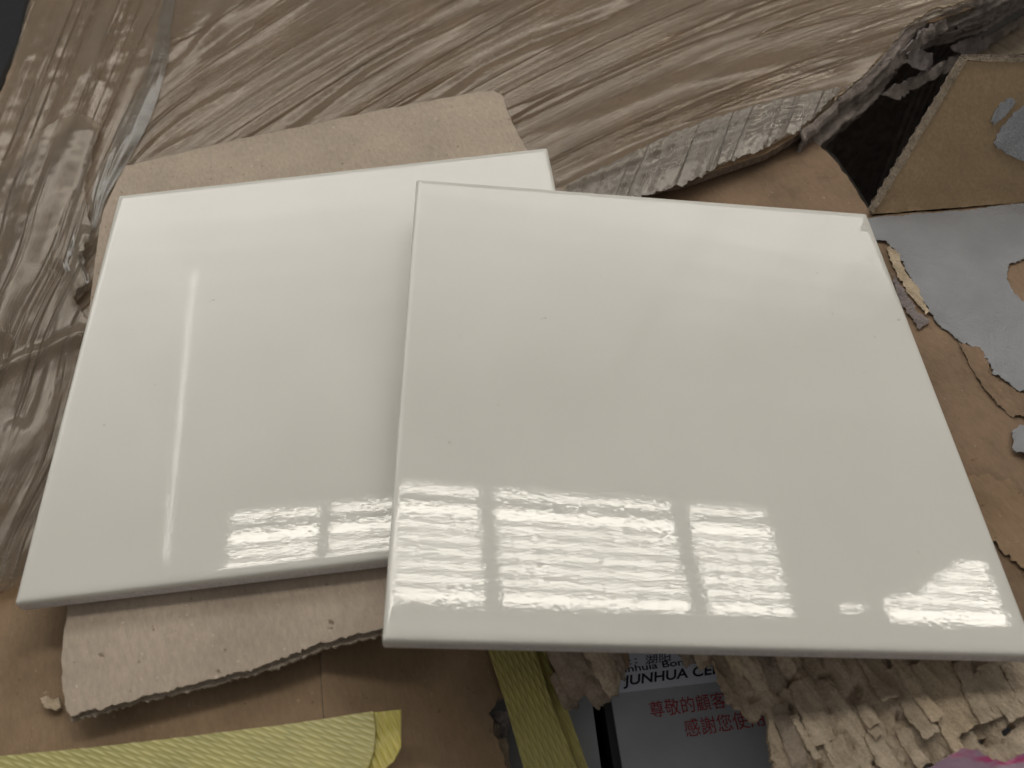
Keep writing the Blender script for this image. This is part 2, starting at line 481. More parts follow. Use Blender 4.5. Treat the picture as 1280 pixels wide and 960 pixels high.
# slim lamp tube that draws the long streak
M_tube = bpy.data.materials.new('lit_tube'); M_tube.use_nodes = True; nt = M_tube.node_tree; nt.nodes.clear()
em = nd(nt, 'ShaderNodeEmission'); em.inputs[0].default_value = (1, .98, .93, 1); em.inputs[1].default_value = 9.0
o_ = nd(nt, 'ShaderNodeOutputMaterial'); nt.links.new(em.outputs[0], o_.inputs[0])
bm = bmesh.new(); bmesh.ops.create_cone(bm, cap_ends=True, segments=12, radius1=.0035, radius2=.0035, depth=1.14)
for v in bm.verts: v.co = Vector((v.co.x - 1.006 - .075 * v.co.z, v.co.z + 1.545, v.co.y + 2.0))
tag(bmobj('tube_lamp', bm, M_tube), 'long thin lit tube lamp high over the left of the pile', 'lamp')

# ------------------------------------------------------------------ base carton (torn open, with flaps)
carton = thing('torn_carton', 'torn brown corrugated carton with raised flap lying under the right tile', 'carton')

# left panel: slopes slightly down towards the strap
FL = Frame((0, 0, -15.0))
FL2 = plane3(P(404, 800, -15), P(420, 980, -15), P(620, 900, -32))
def d_left(px, py, u, v):
    h = .5 * FB(u * .02, v * .02, 1) + .12 * FB(u * .12, v * .12, 4)
    d, t = polydist(px, py, [(400, 800), (402, 870), (410, 960)])
    h -= .7 * math.exp(-(d / 7) ** 2)
    return h
sheet('lower_panel', [(-260, 745), (-260, 1260), (440, 1260), (424, 1060, .4), (411, 940, .4), (405, 870, .3), (402, 790), (396, 700), (90, 715)], FL, 3.0, [M_brown, M_edge], carton, step=8, jag=.6, grid=5, disp=d_left, seed=2)
sheet('lower_panel', [(394, 700), (400, 790), (403, 870, .3), (409, 940, .4), (422, 1060, .4), (440, 1260), (700, 1260), (668, 1060), (648, 985), (632, 955, 3), (622, 925, 4), (614, 893, 4), (622, 872, 4), (690, 856, 3), (705, 800), (660, 640)], FL2, 3.0, [M_brown, M_edge], carton, step=8, jag=.6, grid=5, disp=lambda x, y, u, v: .5 * FB(u * .02, v * .02, 1) + .2 * FB(u * .1, v * .1, 4), seed=3)

# right panel under the tile
FR = Frame((0, 0, -19.5))
hinge = [(1091, 270), (1160, 264), (1290, 251), (1420, 238)]
def d_right(px, py, u, v):
    h = .35 * FB(u * .03, v * .03, 7) + .15 * FB(u * .15, v * .15, 8)
    for line, a, wd in (([(1100, 300), (1160, 400), (1215, 480), (1255, 540)], .8, 12), ([(1150, 330), (1200, 440), (1290, 600)], -.7, 14), ([(1190, 420), (1235, 520), (1300, 640)], .7, 10)):
        d, t = polydist(px, py, line); h += a * math.exp(-(d / wd) ** 2)
    return h
sheet('upper_panel', [(700, 330), (716, 255), (860, 200), (1003, 166, 1.5), (1040, 195, 1.5), (1066, 232, 1.5), (1088, 268), *hinge, (1500, 500), (1480, 815), (1000, 800), (760, 700)], FR, 3.0, [M_brown2, M_edge], carton, step=7, jag=.5, grid=4.5, disp=d_right, seed=5)

# printed grey liner that is torn away to brown
FP = Frame((0, 0, -18.9))
liner = sheet('printed_liner', [(1070, 276, .5), (1091, 273, 1.2), (1160, 267, 1.2), (1290, 254), (1480, 238), (1500, 640, 3), (1400, 560, 3), (1330, 520, 3), (1282, 492, 3), (1258, 478, 3), (1240, 466, 3), (1236, 448, 3), (1222, 436, 2.5), (1200, 428, 2.5), (1172, 404, 2), (1162, 392, 2), (1146, 362, 2.5), (1132, 338, 2.5), (1120, 318, 2.5), (1108, 303, 2), (1080, 300)],
              FP, .25, [M_print, M_whitep], carton, step=2.5, jag=1.8, grid=4.5, disp=lambda x, y, u, v: d_right(x, y, u, v) * .9 + .25,
              holes=[[(1262, 330), (1285, 322), (1320, 335), (1330, 370), (1300, 392), (1272, 372), (1258, 350)]], seed=11)
# peeled strips along the tear
for k, (pts, mt_) in enumerate([
    ([(1106, 310), (1118, 314), (1133, 345), (1149, 368), (1161, 392), (1156, 396), (1138, 372), (1120, 346)], M_pulp_lite),
    ([(1198, 428), (1224, 436), (1237, 456), (1238, 468), (1255, 480), (1285, 496), (1300, 520), (1262, 520), (1236, 492), (1214, 462)], M_brown2),
    ([(1112, 340), (1128, 362), (1146, 392), (1160, 404), (1150, 412), (1126, 380)], M_mauve2)]):
    sheet('peeled_strip', pts, FP, .25, [mt_, M_pulp_lite], carton, step=2.5, jag=2.4, grid=2.5, seed=20 + k, lift=-.1, disp=lambda x, y, u, v: d_right(x, y, u, v) + .35 + .35 * FB(u * .3, v * .3, 5))
sheet('paper_scrap', [(1264, 538), (1290, 524), (1330, 540), (1340, 575), (1290, 572), (1268, 562)], FP, .4, [M_print, M_whitep], carton, step=4, jag=2, grid=3, seed=31, lift=.9)
sheet('scuffed_patch', [(1108, 600), (1180, 588), (1260, 600), (1340, 680), (1345, 760), (1290, 720), (1200, 640)], FP, .3, [M_brown, M_edge], carton, step=3, jag=4, grid=3, seed=33, lift=.25, disp=lambda x, y, u, v: d_right(x, y, u, v) + .1)

# raised flap along the hinge, leaning away
h0, h1 = P(1090, 270, -19.0), P(1420, 238, -19.0)
hx = (h1 - h0).normalized()
hy = Vector((0, 0, 1)).cross(hx).normalized()
ang = math.radians(58)
up = (hy * math.cos(ang) + Vector((0, 0, 1)) * math.sin(ang)).normalized()
nf = hx.cross(up).normalized()
if nf.dot(CAM - h0) < 0: nf = -nf
FF = Frame(h0, nf, hx)
def d_flap(px, py, u, v):
    d, t = polydist(px, py, [(1088, 262), (1280, 241), (1420, 226)])
    return .35 * FB(u * .03, v * .03, 12) - .9 * math.exp(-(d / 5) ** 2)
flap = sheet('raised_flap', [(1089, 268), (1146, 172, .7), (1207, 76, .7), (1285, 77, 1.2), (1500, 78), (1500, 236), (1290, 252)], FF, 3.4, [M_flap, M_edge], carton, step=5, jag=.4, grid=5, disp=d_flap, seed=41)
# liner and flutes showing on the flap's cut edges
for k, (a, b_) in enumerate((((1087, 263), (1204, 72)), ((1204, 72), (1420, 74)))):
    bm = bmesh.new()
    n_ = 60; prev = None
    for i in range(n_ + 1):
        x = a[0] + (b_[0] - a[0]) * i / n_; y = a[1] + (b_[1] - a[1]) * i / n_
        u, v = FF.uv(x, y)
        # zig-zag flute ribbon inside the edge
        off = -1.7 + 1.15 * math.sin(i * 1.55)
        outx = .1 + .15 * N3(i * .7, k)
        if k: p1 = FF.at(u, v + 1.0 + .2 * N3(i * .9, 3), off)
        else: p1 = FF.at(u + outx, v + .5, off)
        p2 = p1 - FF.y * 2.5 if k else p1 + FF.x * 2.5
        q = [bm.verts.new(p * MM) for p in (p1, p2, p2 + FF.n * .45, p1 + FF.n * .45)]
        if prev:
            for j in range(4): bm.faces.new((prev[j], prev[(j + 1) % 4], q[(j + 1) % 4], q[j]))
        prev = q
    bmobj('flute', bm, M_edge, flap, True)
    # face liner lip, pale
    out = []
    dx, dy = (b_[0] - a[0]), (b_[1] - a[1]); L_ = math.hypot(dx, dy); nx, ny = dy / L_, -dx / L_
    wl = 7.5 if k == 0 else 4
    lip = [(a[0] - nx * -2, a[1] - ny * -2), (b_[0] + nx * 2, b_[1] + ny * 2), (b_[0] - nx * wl * .9, b_[1] - ny * wl * .9), (a[0] - nx * wl * .5, a[1] - ny * wl * .5)]
    if k == 0: lip = [(1086, 262), (1201, 71), (1210, 74), (1098, 258), (1091, 266)]
    else: lip = [(1203, 70), (1262, 72), (1420, 73), (1420, 79), (1280, 78), (1210, 76)]
    sheet('edge_lip', lip, FF, .8, [M_pulp, M_edge], flap, step=3, jag=1.0, grid=2, seed=44 + k, lift=-3.6 if False else .35, disp=lambda x, y, u, v: .25 * FB(u * .6, v * .6, 3))
for k, pts in enumerate([
    [(1238, 152), (1240, 143), (1252, 128), (1264, 122), (1272, 127), (1262, 137), (1252, 150), (1243, 156)],
    [(1242, 178), (1252, 160), (1268, 140), (1290, 126), (1340, 130), (1350, 200), (1300, 210), (1272, 198), (1256, 190)]]):
    sheet('paper_remnant', pts, FF, .4, [M_whitep, M_whitep], flap, step=3, jag=2, grid=2, seed=50 + k, lift=.5, disp=lambda x, y, u, v: .2 * FB(u * .4, v * .4, 3) + d_flap(x, y, u, v))

# carton walls that drop into the dark gap
def wall(name, pts_top, depth, mt_, parent, out=(0, 0, 0), rows=8, amp=1.0, seed=0):
    """vertical, slightly rumpled wall hanging from a 3d polyline (mm)"""
    bm = bmesh.new(); grid_ = []
    segs = []
    for i in range(len(pts_top) - 1):
        k = max(1, int((pts_top[i + 1] - pts_top[i]).length / 3))
        segs += [pts_top[i].lerp(pts_top[i + 1], q / k) for q in range(k)]
    segs.append(pts_top[-1])
    for i, p in enumerate(segs):
        c = []
        for j in range(rows + 1):
            t = j / rows
            q = p + Vector(out) * t + Vector((0, 0, -depth * t))
            e = amp * FB(i * .12, t * 3, seed) * min(1, t * 4)
            c.append(bm.verts.new((q + Vector((e, -e, 0))) * MM))
        grid_.append(c)
    for i in range(len(segs) - 1):
        for j in range(rows): bm.faces.new((grid_[i][j], grid_[i][j + 1], grid_[i + 1][j + 1], grid_[i + 1][j]))
    me = bpy.data.meshes.new(name); bm.to_mesh(me); bm.free()
    o = link(name, me, mt_, parent)
    sd = o.modifiers.new('thickness', 'SOLIDIFY'); sd.thickness = .003; sd.offset = 0
    return o
wall('side_wall', [P(1003, 168, -21), P(1040, 196, -21), P(1066, 234, -21), P(1088, 268, -21), P(1108, 300, -21)], 400, M_shade, carton, seed=3)
wall('flap_wall', [P(1090, 268, -20) + Vector((0, 3, 0)), P(1290, 248, -20) + Vector((0, 3, 0)), P(1480, 230, -20) + Vector((0, 3, 0))], 400, M_shade, carton, seed=4)
wall('added_end_wall', [P(1480, 230, -20) + Vector((0, 3, 0)), P(1500, -60, -20) + Vector((20, 30, 0))], 400, M_shade, carton, seed=5)  # added to keep light out of the gap from the right
sheet('added_gap_floor', [(940, 100), (1560, -120), (1560, 420), (1060, 420)], Frame((0, 0, -300)), 3, M_shade, carton, step=30, grid=40, seed=6)  # dark sheet added under the gap so it stays black

# ------------------------------------------------------------------ far wrapped carton
wrapped = thing('wrapped_carton', 'dusty brown carton under wrinkled plastic film, behind the tiles', 'carton')
FW = plane3(P(100, 400, -14), P(1050, 105, -12), P(300, -120, -10))
def g_(x):
    # running height of the crease direction
    x = max(-200, min(1500, x))
    return .80 * x - .00022 * x * x
def wr(px, py, u, v, fine=1.0):
    x, y = px, py
    h = 0
    # main diagonal family
    c = y + g_(x)
    ws = N3(x * .004, y * .004, 2) * 25
    s1 = 1 - abs(N3((c + ws) * .035, x * .0035, 1)) * 2.4
    s2 = 1 - abs(N3((c + ws) * .085, x * .006, 5)) * 2.4
    s3 = N3((c + ws) * .2, x * .012, 8)
    w_ = 1 / (1 + math.exp(-(x + .45 * y - 235) / 12))
    hm = .12 * s1 + .10 * s2 + .03 * s3 * fine
    c2 = x + .40 * y + 10 * N3(x * .01, y * .006, 3)
    t1 = 1 - abs(N3(c2 * .03, y * .004, 11)) * 2.4
    t2 = 1 - abs(N3(c2 * .09, y * .008, 12)) * 2.4
    hl = .6 * t1 + .15 * t2 + .2 * FB(u * .1, v * .1, 9)
    h = hm * w_ + hl * (1 - w_)
    for line, a, wd in CREASES:
        d, t = polydist(x, y, line)
        if abs(d) < wd * 3: h += a * math.exp(-(d / wd) ** 2) * math.sin(math.pi * max(.04, min(.96, t))) ** .5
    return h * .75
def crease_uv(x, y):
    w_ = 1 / (1 + math.exp(-(x + .45 * y - 235) / 10))
    a, b_ = (x, y + g_(x)), (y, x + .40 * y)
    return ((a[0] * w_ + b_[0] * (1 - w_)) * .0003, (a[1] * w_ + b_[1] * (1 - w_)) * .0003)
def left_uv(x, y): return (y * .0003, (x + .38 * y + 14 * N3(x * .008, y * .008, 31)) * .0003)
CREASES = [([(363, 156), (457, 82), (582, 12), (640, -30)], -1.9, 5), ([(372, 168), (470, 90), (600, 16)], 1.3, 6),
           ([(545, 122), (600, 82), (665, 50), (780, 10)], -2.0, 6), ([(555, 135), (610, 92), (680, 58)], 1.2, 6),
           ([(700, 222), (790, 176), (890, 136), (1000, 110), (1060, 98)], -3.2, 13), ([(640, 190), (760, 150), (850, 112), (990, 85), (1080, 70)], 1.8, 16),
           ([(200, 110), (240, 70), (275, 30), (300, -10)], 2.2, 7), ([(200, 90), (235, 60), (262, 22)], -1.0, 5),
           ([(230, 80), (300, 30), (360, -5)], -1.6, 6), ([(265, 75), (330, 38), (400, -10)], 1.0, 6),
           ([(175, 195), (230, 150), (300, 110)], 1.0, 4), ([(190, 200), (250, 165)], .9, 4),
           ([(60, 70), (75, 30), (90, -20)], 1.2, 10), ([(120, 60), (112, 95), (128, 110)], 1.4, 9)]
topface = sheet('top_panel', [(42, -20), (22, 52, 1.5), (0, 108, 1.5), (-160, 340), (-260, 620), (-60, 735), (90, 700), (300, 560), (700, 330), (735, 250), (860, 222), (958, 188, 1), (1002, 162, 1), (1078, 98, 2), (1130, 38, 2), (1232, -2, 2), (1400, -90), (1300, -320), (160, -320)],
                FW, 3.0, [M_wrapbrown, M_edge], wrapped, step=8, jag=.5, grid=3.2, disp=lambda x, y, u, v: wr(x, y, u, v) * .45 - 1.6, seed=61)
topface['label'] = 'dusty brown top board under the film'
wall('side_wall', [P(48, -60, -13), P(26, 50, -15), P(-2, 110, -15), P(-160, 345, -15), P(-260, 620, -15)], 300, M_shade, wrapped, out=(-6, 0, 0), seed=6)

# ragged torn side that falls into the gap
edge_line = [(1000, 165), (1040, 132), (1078, 99), (1104, 72), (1130, 38), (1160, 18), (1232, -4), (1330, -60)]
def torn_side():
    bm = bmesh.new(); gr = []
    pts = resample(edge_line, 3.5, 1.6, closed=False, seed=70)
    for i, (x, y) in enumerate(pts):
        p = FW.at(*FW.uv(x, y), .4); c = []
        for j in range(34):
            t = j / 33
            if t < .75:
                k_ = t / .75; q = p + Vector((3 * k_, -3 * math.sin(k_ * 3.0), -17 * k_))
            else:
                k_ = (t - .75) / .25; q = p + Vector((3, 45 * min(1, k_ * 3), -17 - 380 * k_ * k_))
            s = FB(i * .05, t * 5, 3) * 1.6 + 1.6 * (1 - abs(N3(i * .02 + t * 1.2, t * 12, 5)) * 3) + .35 * FB(i * .2, t * 16, 8)
            q += Vector((.5, -.6, .5)) * s * min(1, t * 10)
            c.append(bm.verts.new(q * MM))
        gr.append(c)
    for i in range(len(gr) - 1):
        for j in range(33): bm.faces.new((gr[i][j], gr[i][j + 1], gr[i + 1][j + 1], gr[i + 1][j]))
    me = bpy.data.meshes.new('torn_side'); bm.to_mesh(me); bm.free()
    o = link('torn_side', me, M_mauve, wrapped)
    sd = o.modifiers.new('thickness', 'SOLIDIFY'); sd.thickness = .0015
    return o
torn_side()
FT = plane3(P(1080, 110, -18), P(1160, 60, -22), P(1200, 120, -52))
for k, (pts, mt_, lf) in enumerate([
    ([(1134, 68), (1150, 60), (1166, 66), (1168, 82), (1158, 90), (1140, 84)], M_mauve2, 3.0),
    ([(1196, 34), (1206, 22), (1210, 34), (1204, 42)], M_mauve2, 4.0),
    ([(1190, 60), (1210, 48), (1226, 44), (1232, 56), (1224, 66), (1204, 70)], M_mauve2, 3.0),
    ([(1060, 112), (1090, 90), (1130, 62), (1150, 40), (1200, 14), (1206, 20), (1160, 52), (1120, 88), (1090, 110), (1066, 122)], M_mauve, 2.4),
    ([(1100, 118), (1140, 98), (1200, 66), (1250, 36), (1290, 14), (1290, 24), (1230, 62), (1180, 92), (1120, 124)], M_mauve, 2.0)]):
    sheet('torn_layer', pts, FT, .8, [mt_, M_mauve2], wrapped, step=3, jag=2.4, grid=1.8, seed=80 + k, lift=lf, disp=lambda x, y, u, v, k=k: 1.3 * FB(u * .18, v * .18, k) + .4 * FB(u * .9, v * .9, k + 3))

# pale frayed rim along the torn edge
bm = bmesh.new(); prev = None
pts = resample(edge_line[1:], 2.5, 1.6, closed=False, seed=70)
for i, (x, y) in enumerate(pts):
    u, v = FW.uv(x, y); rr_ = .5 + .4 * abs(N3(i * .31, 2))
    c = FW.at(u, v, 1.5 + .6 * N3(i * .17, 8)); ring = []
    for a_ in range(6):
        an = a_ * math.pi / 3
        ring.append(bm.verts.new((c + Vector((math.cos(an) * rr_, math.cos(an) * rr_, math.sin(an) * rr_))) * MM))
    if prev:
        for a_ in range(6): bm.faces.new((prev[a_], prev[(a_ + 1) % 6], ring[(a_ + 1) % 6], ring[a_]))
    prev = ring
bmobj('frayed_rim', bm, M_pulp_lite, wrapped, True)

# carton beyond the raised flap
far = thing('far_carton', 'dusty brown carton top seen beyond the raised flap, upper right corner', 'carton')
sheet('top_panel', [(1150, 96), (1220, 58, 2), (1290, 24, 2), (1420, -50), (1700, -20), (1700, 140), (1290, 66, 1), (1230, 70, 1)], Frame((0, 0, -44)), 3, [M_pulp, M_edge], far, step=6, jag=1, grid=5, seed=91, disp=lambda x, y, u, v: .8 * FB(u * .05, v * .05, 4))

# ------------------------------------------------------------------ plastic film over the wrapped carton
film = thing('stretch_film', 'clear wrinkled plastic stretch film pulled over the far carton', 'plastic film')
sheet('film_layer', [(44, -22), (24, 52, 1.5), (4, 108, 1.5), (-150, 340), (-60, 740), (20, 748, 4), (40, 690, 3), (70, 590), (130, 420), (300, 300), (700, 330), (724, 243), (790, 244, 2), (858, 228, 2.5), (905, 206, 2.5), (958, 186, 2.5), (1003, 160, 2), (1040, 130, 1.5), (1078, 98, 1.5), (1130, 37, 1.5), (1232, -3), (1380, -90), (1300, -300), (160, -300)],
      FW, .05, M_film, film, step=6, jag=1, grid=1.7, disp=lambda x, y, u, v: wr(x, y, u, v) + .3, seed=62, uvf=crease_uv)
# layered hem at the lower right of the film
def d_hem(px, py, u, v):
    h = wr(px, py, u, v, .3) + .9
    c = px + .38 * py
    h += .8 * (1 - abs(N3(c * .085, py * .01, 21)) * 2.2) + .25 * N3(c * .3, py * .02, 4)
    for line, a in (([(730, 232), (860, 176), (960, 142), (1040, 128)], 1.3), ([(770, 236), (880, 190), (980, 152), (1030, 142)], 1.0), ([(712, 238), (850, 168), (960, 132), (1042, 118)], 1.3)):
        d, t = polydist(px, py, line)
        h += a * math.exp(-(d / 3.5) ** 2)
    return h
sheet('film_hem', [(706, 240), (800, 190, 1), (884, 150, 1), (960, 130, 1), (1050, 112, 1), (1042, 128, 3), (1020, 146, 4), (1004, 160, 4), (985, 172, 4), (958, 188, 4), (905, 208, 4), (860, 232, 4), (815, 246, 4), (780, 256), (730, 262)], FW, .05, M_film_hem, film, step=3, jag=1, grid=1.3, disp=d_hem, seed=64, uvf=lambda x, y: (y * .0003, (x + .38 * y) * .0003))
# bunched film on the left: broad translucent folds
def d_bunch(px, py, u, v):
    c = px + .38 * py + 14 * N3(px * .008, py * .008, 31)
    h = 1.2 * (1 - abs(N3(c * .022, py * .003, 32)) * 2.2) + .4 * (1 - abs(N3(c * .06, py * .007, 33)) * 2.2) + .3 * FB(u * .06, v * .06, 34) + .04 * FB(u * .5, v * .5, 35)
    for line, a, wd in (([(95, 170), (70, 230), (30, 330), (10, 420)], 3.0, 20), ([(0, 470), (60, 440), (110, 425)], 1.8, 9), ([(112, 300), (100, 350), (104, 380)], 1.6, 7), ([(70, 345), (60, 420), (30, 520)], -1.5, 14)):
        d, t = polydist(px, py, line)
        h += a * math.exp(-(d / wd) ** 2)
    return h + 1.0
sheet('bunched_film', [(100, 140, 2), (128, 160, 2), (118, 200, 3), (108, 240, 2), (118, 300, 3), (104, 330, 2), (112, 362, 3), (96, 378, 2), (112, 405, 3), (120, 430), (100, 560), (60, 640), (30, 735, 3), (-80, 780), (-200, 600), (-160, 320), (-20, 220), (40, 180, 2)], FW, .05, M_film_left, film, step=4, jag=2, grid=1.6, disp=d_bunch, seed=66, lift=1.0, uvf=left_uv)

def ribbon(name, line, widths, fr, lift, mt_, parent, seed, tw=1.2, n=90, m_=12):
    """a loose folded band of film: rounded cross-section along a sight-line path"""
    bm = bmesh.new(); L = []
    pts = [Vector(fr.uv(x, y)) for x, y in line]
    wv_ = widths
    def samp(t):
        f = t * (len(pts) - 1); i = min(int(f), len(pts) - 2); k = f - i
        p0 = pts[max(0, i - 1)]; p1 = pts[i]; p2 = pts[i + 1]; p3 = pts[min(len(pts) - 1, i + 2)]
        return .5 * ((2 * p1) + (p2 - p0) * k + (2 * p0 - 5 * p1 + 4 * p2 - p3) * k * k + (3 * p1 - p0 - 3 * p2 + p3) * k ** 3), wv_[i] * (1 - k) + wv_[i + 1] * k
    grid_ = []
    for i in range(n + 1):
        t = i / n; p, wd = samp(t); q, _ = samp(min(1, t + .01)); o_, _ = samp(max(0, t - .01))
        d = (q - o_).normalized(); nn = Vector((-d.y, d.x)); row = []
        for j in range(m_ + 1):
            s = j / m_ * 2 - 1
            e = wd * .5 * (s + .12 * N3(t * 9, s * 2, seed))
            h = lift + wd * .12 * (1 - s * s) + .5 * N3(t * 7, s * 3, seed + 2) + .35 * (1 - abs(N3(s * 4, t * 3, seed + 4)) * 2)
            row.append(bm.verts.new(fr.at(p.x + nn.x * e, p.y + nn.y * e, h) * MM))
        grid_.append(row)
    for i in range(n):
        for j in range(m_): bm.faces.new((grid_[i][j], grid_[i][j + 1], grid_[i + 1][j + 1], grid_[i + 1][j]))
    return bmobj(name, bm, mt_, parent, True)
ribbon('film_fold', [(218, -30), (206, 40), (196, 92), (172, 150), (148, 200), (126, 250), (118, 290)], [6, 6, 8, 12, 10, 6, 1], FW, .8, M_film_fold, film, 3)
ribbon('film_fold', [(112, 262), (100, 300), (96, 335), (108, 360), (98, 378)], [2, 6, 7, 4, 1], FW, 2.2, M_film_fold, film, 5)

# ------------------------------------------------------------------ torn corrugated ground, lower right
FC = Frame((0, 0, -21.5))
def fl(px, py):
    # flutes run from upper left to lower right
    return px - (py - 820) * .60
def d_torn(px, py, u, v):
    c = fl(px, py)
    ph = c / 27.0 + .10 * N3(px * .01, py * .02, 3)
    fr_ = ph - math.floor(ph)
    cell = math.floor(ph)
    wav = 1.0 * (min(fr_ / .82, (1 - fr_) / .18) - .5) * 1.7
    # liner torn off in places, leaving bare flutes
    mask = N3(cell * 3.7, py * .014 + cell, 9)
    k = 1 / (1 + math.exp(-mask * 14))
    h = wav * (.25 + .9 * k) - 1.0 * k
    h += .3 * FB(px * .012, py * .012, 5) + .07 * FB(px * .12, py * .12, 6) + .8 * math.exp(-((fr_ - .84) / .06) ** 2) * (.5 + N3(cell * 2.1, py * .03, 4))
    # pits
    p = N3(px * .035 + 3, py * .035, 14)
    if p > .42: h -= min(1, (p - .42) * 14) * 2.4
    h += max(0, (px - 1100)) * .004
    return h
sheet('torn_panel', [(870, 770), (890, 812, 3), (898, 850, 4), (908, 872, 5), (925, 890, 4), (944, 898, 4), (958, 890, 2), (962, 930, 3), (970, 965, 3), (985, 1100), (1500, 1100), (1500, 760)], FC, 2.4, [M_pulp, M_pulp_lite], carton, step=3, jag=2, grid=.85, disp=d_torn, seed=101,
      holes=[[(1174, 894), (1190, 893), (1202, 895), (1196, 905), (1182, 903)], [(1252, 915), (1262, 906), (1268, 908), (1262, 918), (1254, 921)], [(1148, 946), (1162, 950), (1172, 956), (1160, 962), (1146, 956)], [(1225, 922), (1232, 921), (1233, 929), (1226, 929)]])
# strips of liner left standing along the flutes
def strip(x0, y0, x1, y1, wd, lift, mt_, seed, curl=2.2):
    dx, dy = x1 - x0, y1 - y0; L = math.hypot(dx, dy); nx, ny = -dy / L, dx / L
    a = wd / 2
    out = [(x0 + nx * a, y0 + ny * a, 1.6), (x1 + nx * a, y1 + ny * a, 2.5), (x1 - nx * a, y1 - ny * a, 1.6), (x0 - nx * a, y0 - ny * a, 2.0)]
    def dd(px, py, u, v):
        t = ((px - x0) * dx + (py - y0) * dy) / (L * L); s = ((px - x0) * nx + (py - y0) * ny) / a
        return .25 * d_torn(px, py, u, v) + .35 * (1 - min(1, s * s)) + curl * 2.0 * max(0, t - .55) + .12 * FB(px * .07, py * .07, seed)
    sheet('liner_strip', out, FC, .35, [mt_, M_pulp_lite], carton, step=3, jag=1.5, grid=1.2, seed=seed, lift=lift, disp=dd)
strip(1080, 812, 1112, 876, 24, .9, M_pulp, 1)
strip(1112, 835, 1162, 922, 22, .6, M_pulp, 2)
strip(1118, 820, 1170, 902, 16, .9, M_pulp_lite, 3)
strip(1158, 822, 1212, 912, 48, .3, M_pulp_lite, 4, .8)
strip(1200, 826, 1232, 905, 20, 1.0, M_pulp, 5)
strip(1232, 830, 1268, 900, 26, .6, M_pulp, 6)
strip(1000, 850, 1030, 930, 30, .3, M_pulp, 7, .6)
strip(1262, 825, 1300, 900, 26, .8, M_pulp, 8)
strip(975, 880, 1000, 960, 22, .4, M_pulp_dark, 9, .8)
strip(1040, 925, 1066, 980, 26, .7, M_pulp, 10)
strip(1090, 915, 1120, 975, 22, .6, M_pulp, 12)
rs = random.Random(5)
for k in range(10):
    x0 = rs.uniform(985, 1290); y0 = rs.uniform(828, 915); L_ = rs.uniform(28, 62)
    strip(x0, y0, x0 + L_ * .52, y0 + L_, rs.uniform(9, 17), rs.uniform(.3, .9), rs.choice([M_pulp, M_pulp, M_pulp_lite]), 60 + k, rs.uniform(.6, 2.2))
# curled lobes of pulp hanging over the gap
def lobe(cx, cy, z, wd, ln, ang_, mt_, seed, parent, droop=10, name='curled_lobe'):
    """rounded tongue of torn liner curling down"""
    bm = bmesh.new(); c0 = P(cx, cy, z); rows = []
    d = Vector((math.cos(ang_), math.sin(ang_), 0)); s_ = Vector((-d.y, d.x, 0))
    nR, nC = 22, 16
    for i in range(nR + 1):
        t = i / nR; row = []
        r_w = wd * .5 * (1 - .55 * t ** 3) * (1 + .16 * N3(t * 4, seed))
        for j in range(nC + 1):
            s = j / nC * 2 - 1
            q = c0 + d * (ln * math.sin(t * 1.35)) + Vector((0, 0, -droop * (1 - math.cos(t * 1.5)))) + s_ * (s * r_w)
            q.z += wd * .28 * (1 - s * s) - .0 + .7 * FB(t * 5, s * 3, seed) + .3 * FB(t * 14, s * 9, seed + 3)
            if i == nR: q += d * (.8 * N3(j * .9, seed)) + Vector((0, 0, .8 * N3(j * 1.7, seed + 1)))
            row.append(bm.verts.new(q * MM))
        rows.append(row)
    for i in range(nR):
        for j in range(nC): bm.faces.new((rows[i][j], rows[i + 1][j], rows[i + 1][j + 1], rows[i][j + 1]))
    me = bpy.data.meshes.new(name); bm.to_mesh(me); bm.free()
    o = link(name, me, [mt_], parent); sd = o.modifiers.new('thickness', 'SOLIDIFY'); sd.thickness = .0007
    return o
A_ = -1.25
for k, a in enumerate([(700, 800, -22, 9, 14, A_, M_pulp_dark, 3), (718, 812, -22, 8, 14, A_ + .15, M_pulp_dark, 5), (736, 798, -21, 8, 14, A_, M_pulp, 8), (752, 796, -21, 6, 10, A_ + .05, M_pulp_dark, 9), (762, 792, -22, 5, 8, A_ + .1, M_brown2, 10), (700, 840, -26, 6, 8, A_, M_pulp_dark, 15),
                       (856, 797, -21, 6, 5, A_, M_pulp_dark, 11), (872, 796, -20, 6, 6, A_, M_pulp, 12), (914, 806, -20, 6, 11, A_, M_pulp_lite, 14), (932, 812, -20, 7, 14, A_, M_pulp, 16), (950, 815, -20, 7, 12, A_, M_pulp_dark, 18), (975, 812, -20, 8, 8, A_, M_pulp, 19)]):
    lobe(*a[:8], carton, droop=9)
# torn mouth left of the strap
for k, a in enumerate([(612, 905, -36, 6, 9, -1.7, M_pulp_dark, 31), (622, 925, -36, 5, 9, -1.5, M_pulp, 32), (606, 940, -36, 7, 9, -1.4, M_pulp, 33), (628, 890, -37, 5, 7, -1.8, M_mauve2, 34)]):
    lobe(*a[:8], carton, droop=6)

# magenta printed wrapping, bottom right corner
mag = sheet('printed_wrapper', [(1120, 982, 2), (1165, 958, 2), (1200, 936, 3), (1224, 940, 2), (1242, 952, 3), (1262, 948, 2), (1300, 938), (1420, 915), (1420, 1080), (1130, 1080)], Frame((0, 0, -17.5)), .3, [M_magenta, M_whitep], None, step=4, jag=1.5, grid=2, seed=120, disp=lambda x, y, u, v: .9 * FB(u * .08, v * .08, 3) + .5 * (1 - abs(N3(u * .1 + v * .25, v * .1, 6)) * 2))
tag(mag, 'crumpled magenta and grey printed wrapper at bottom right corner', 'wrapper')

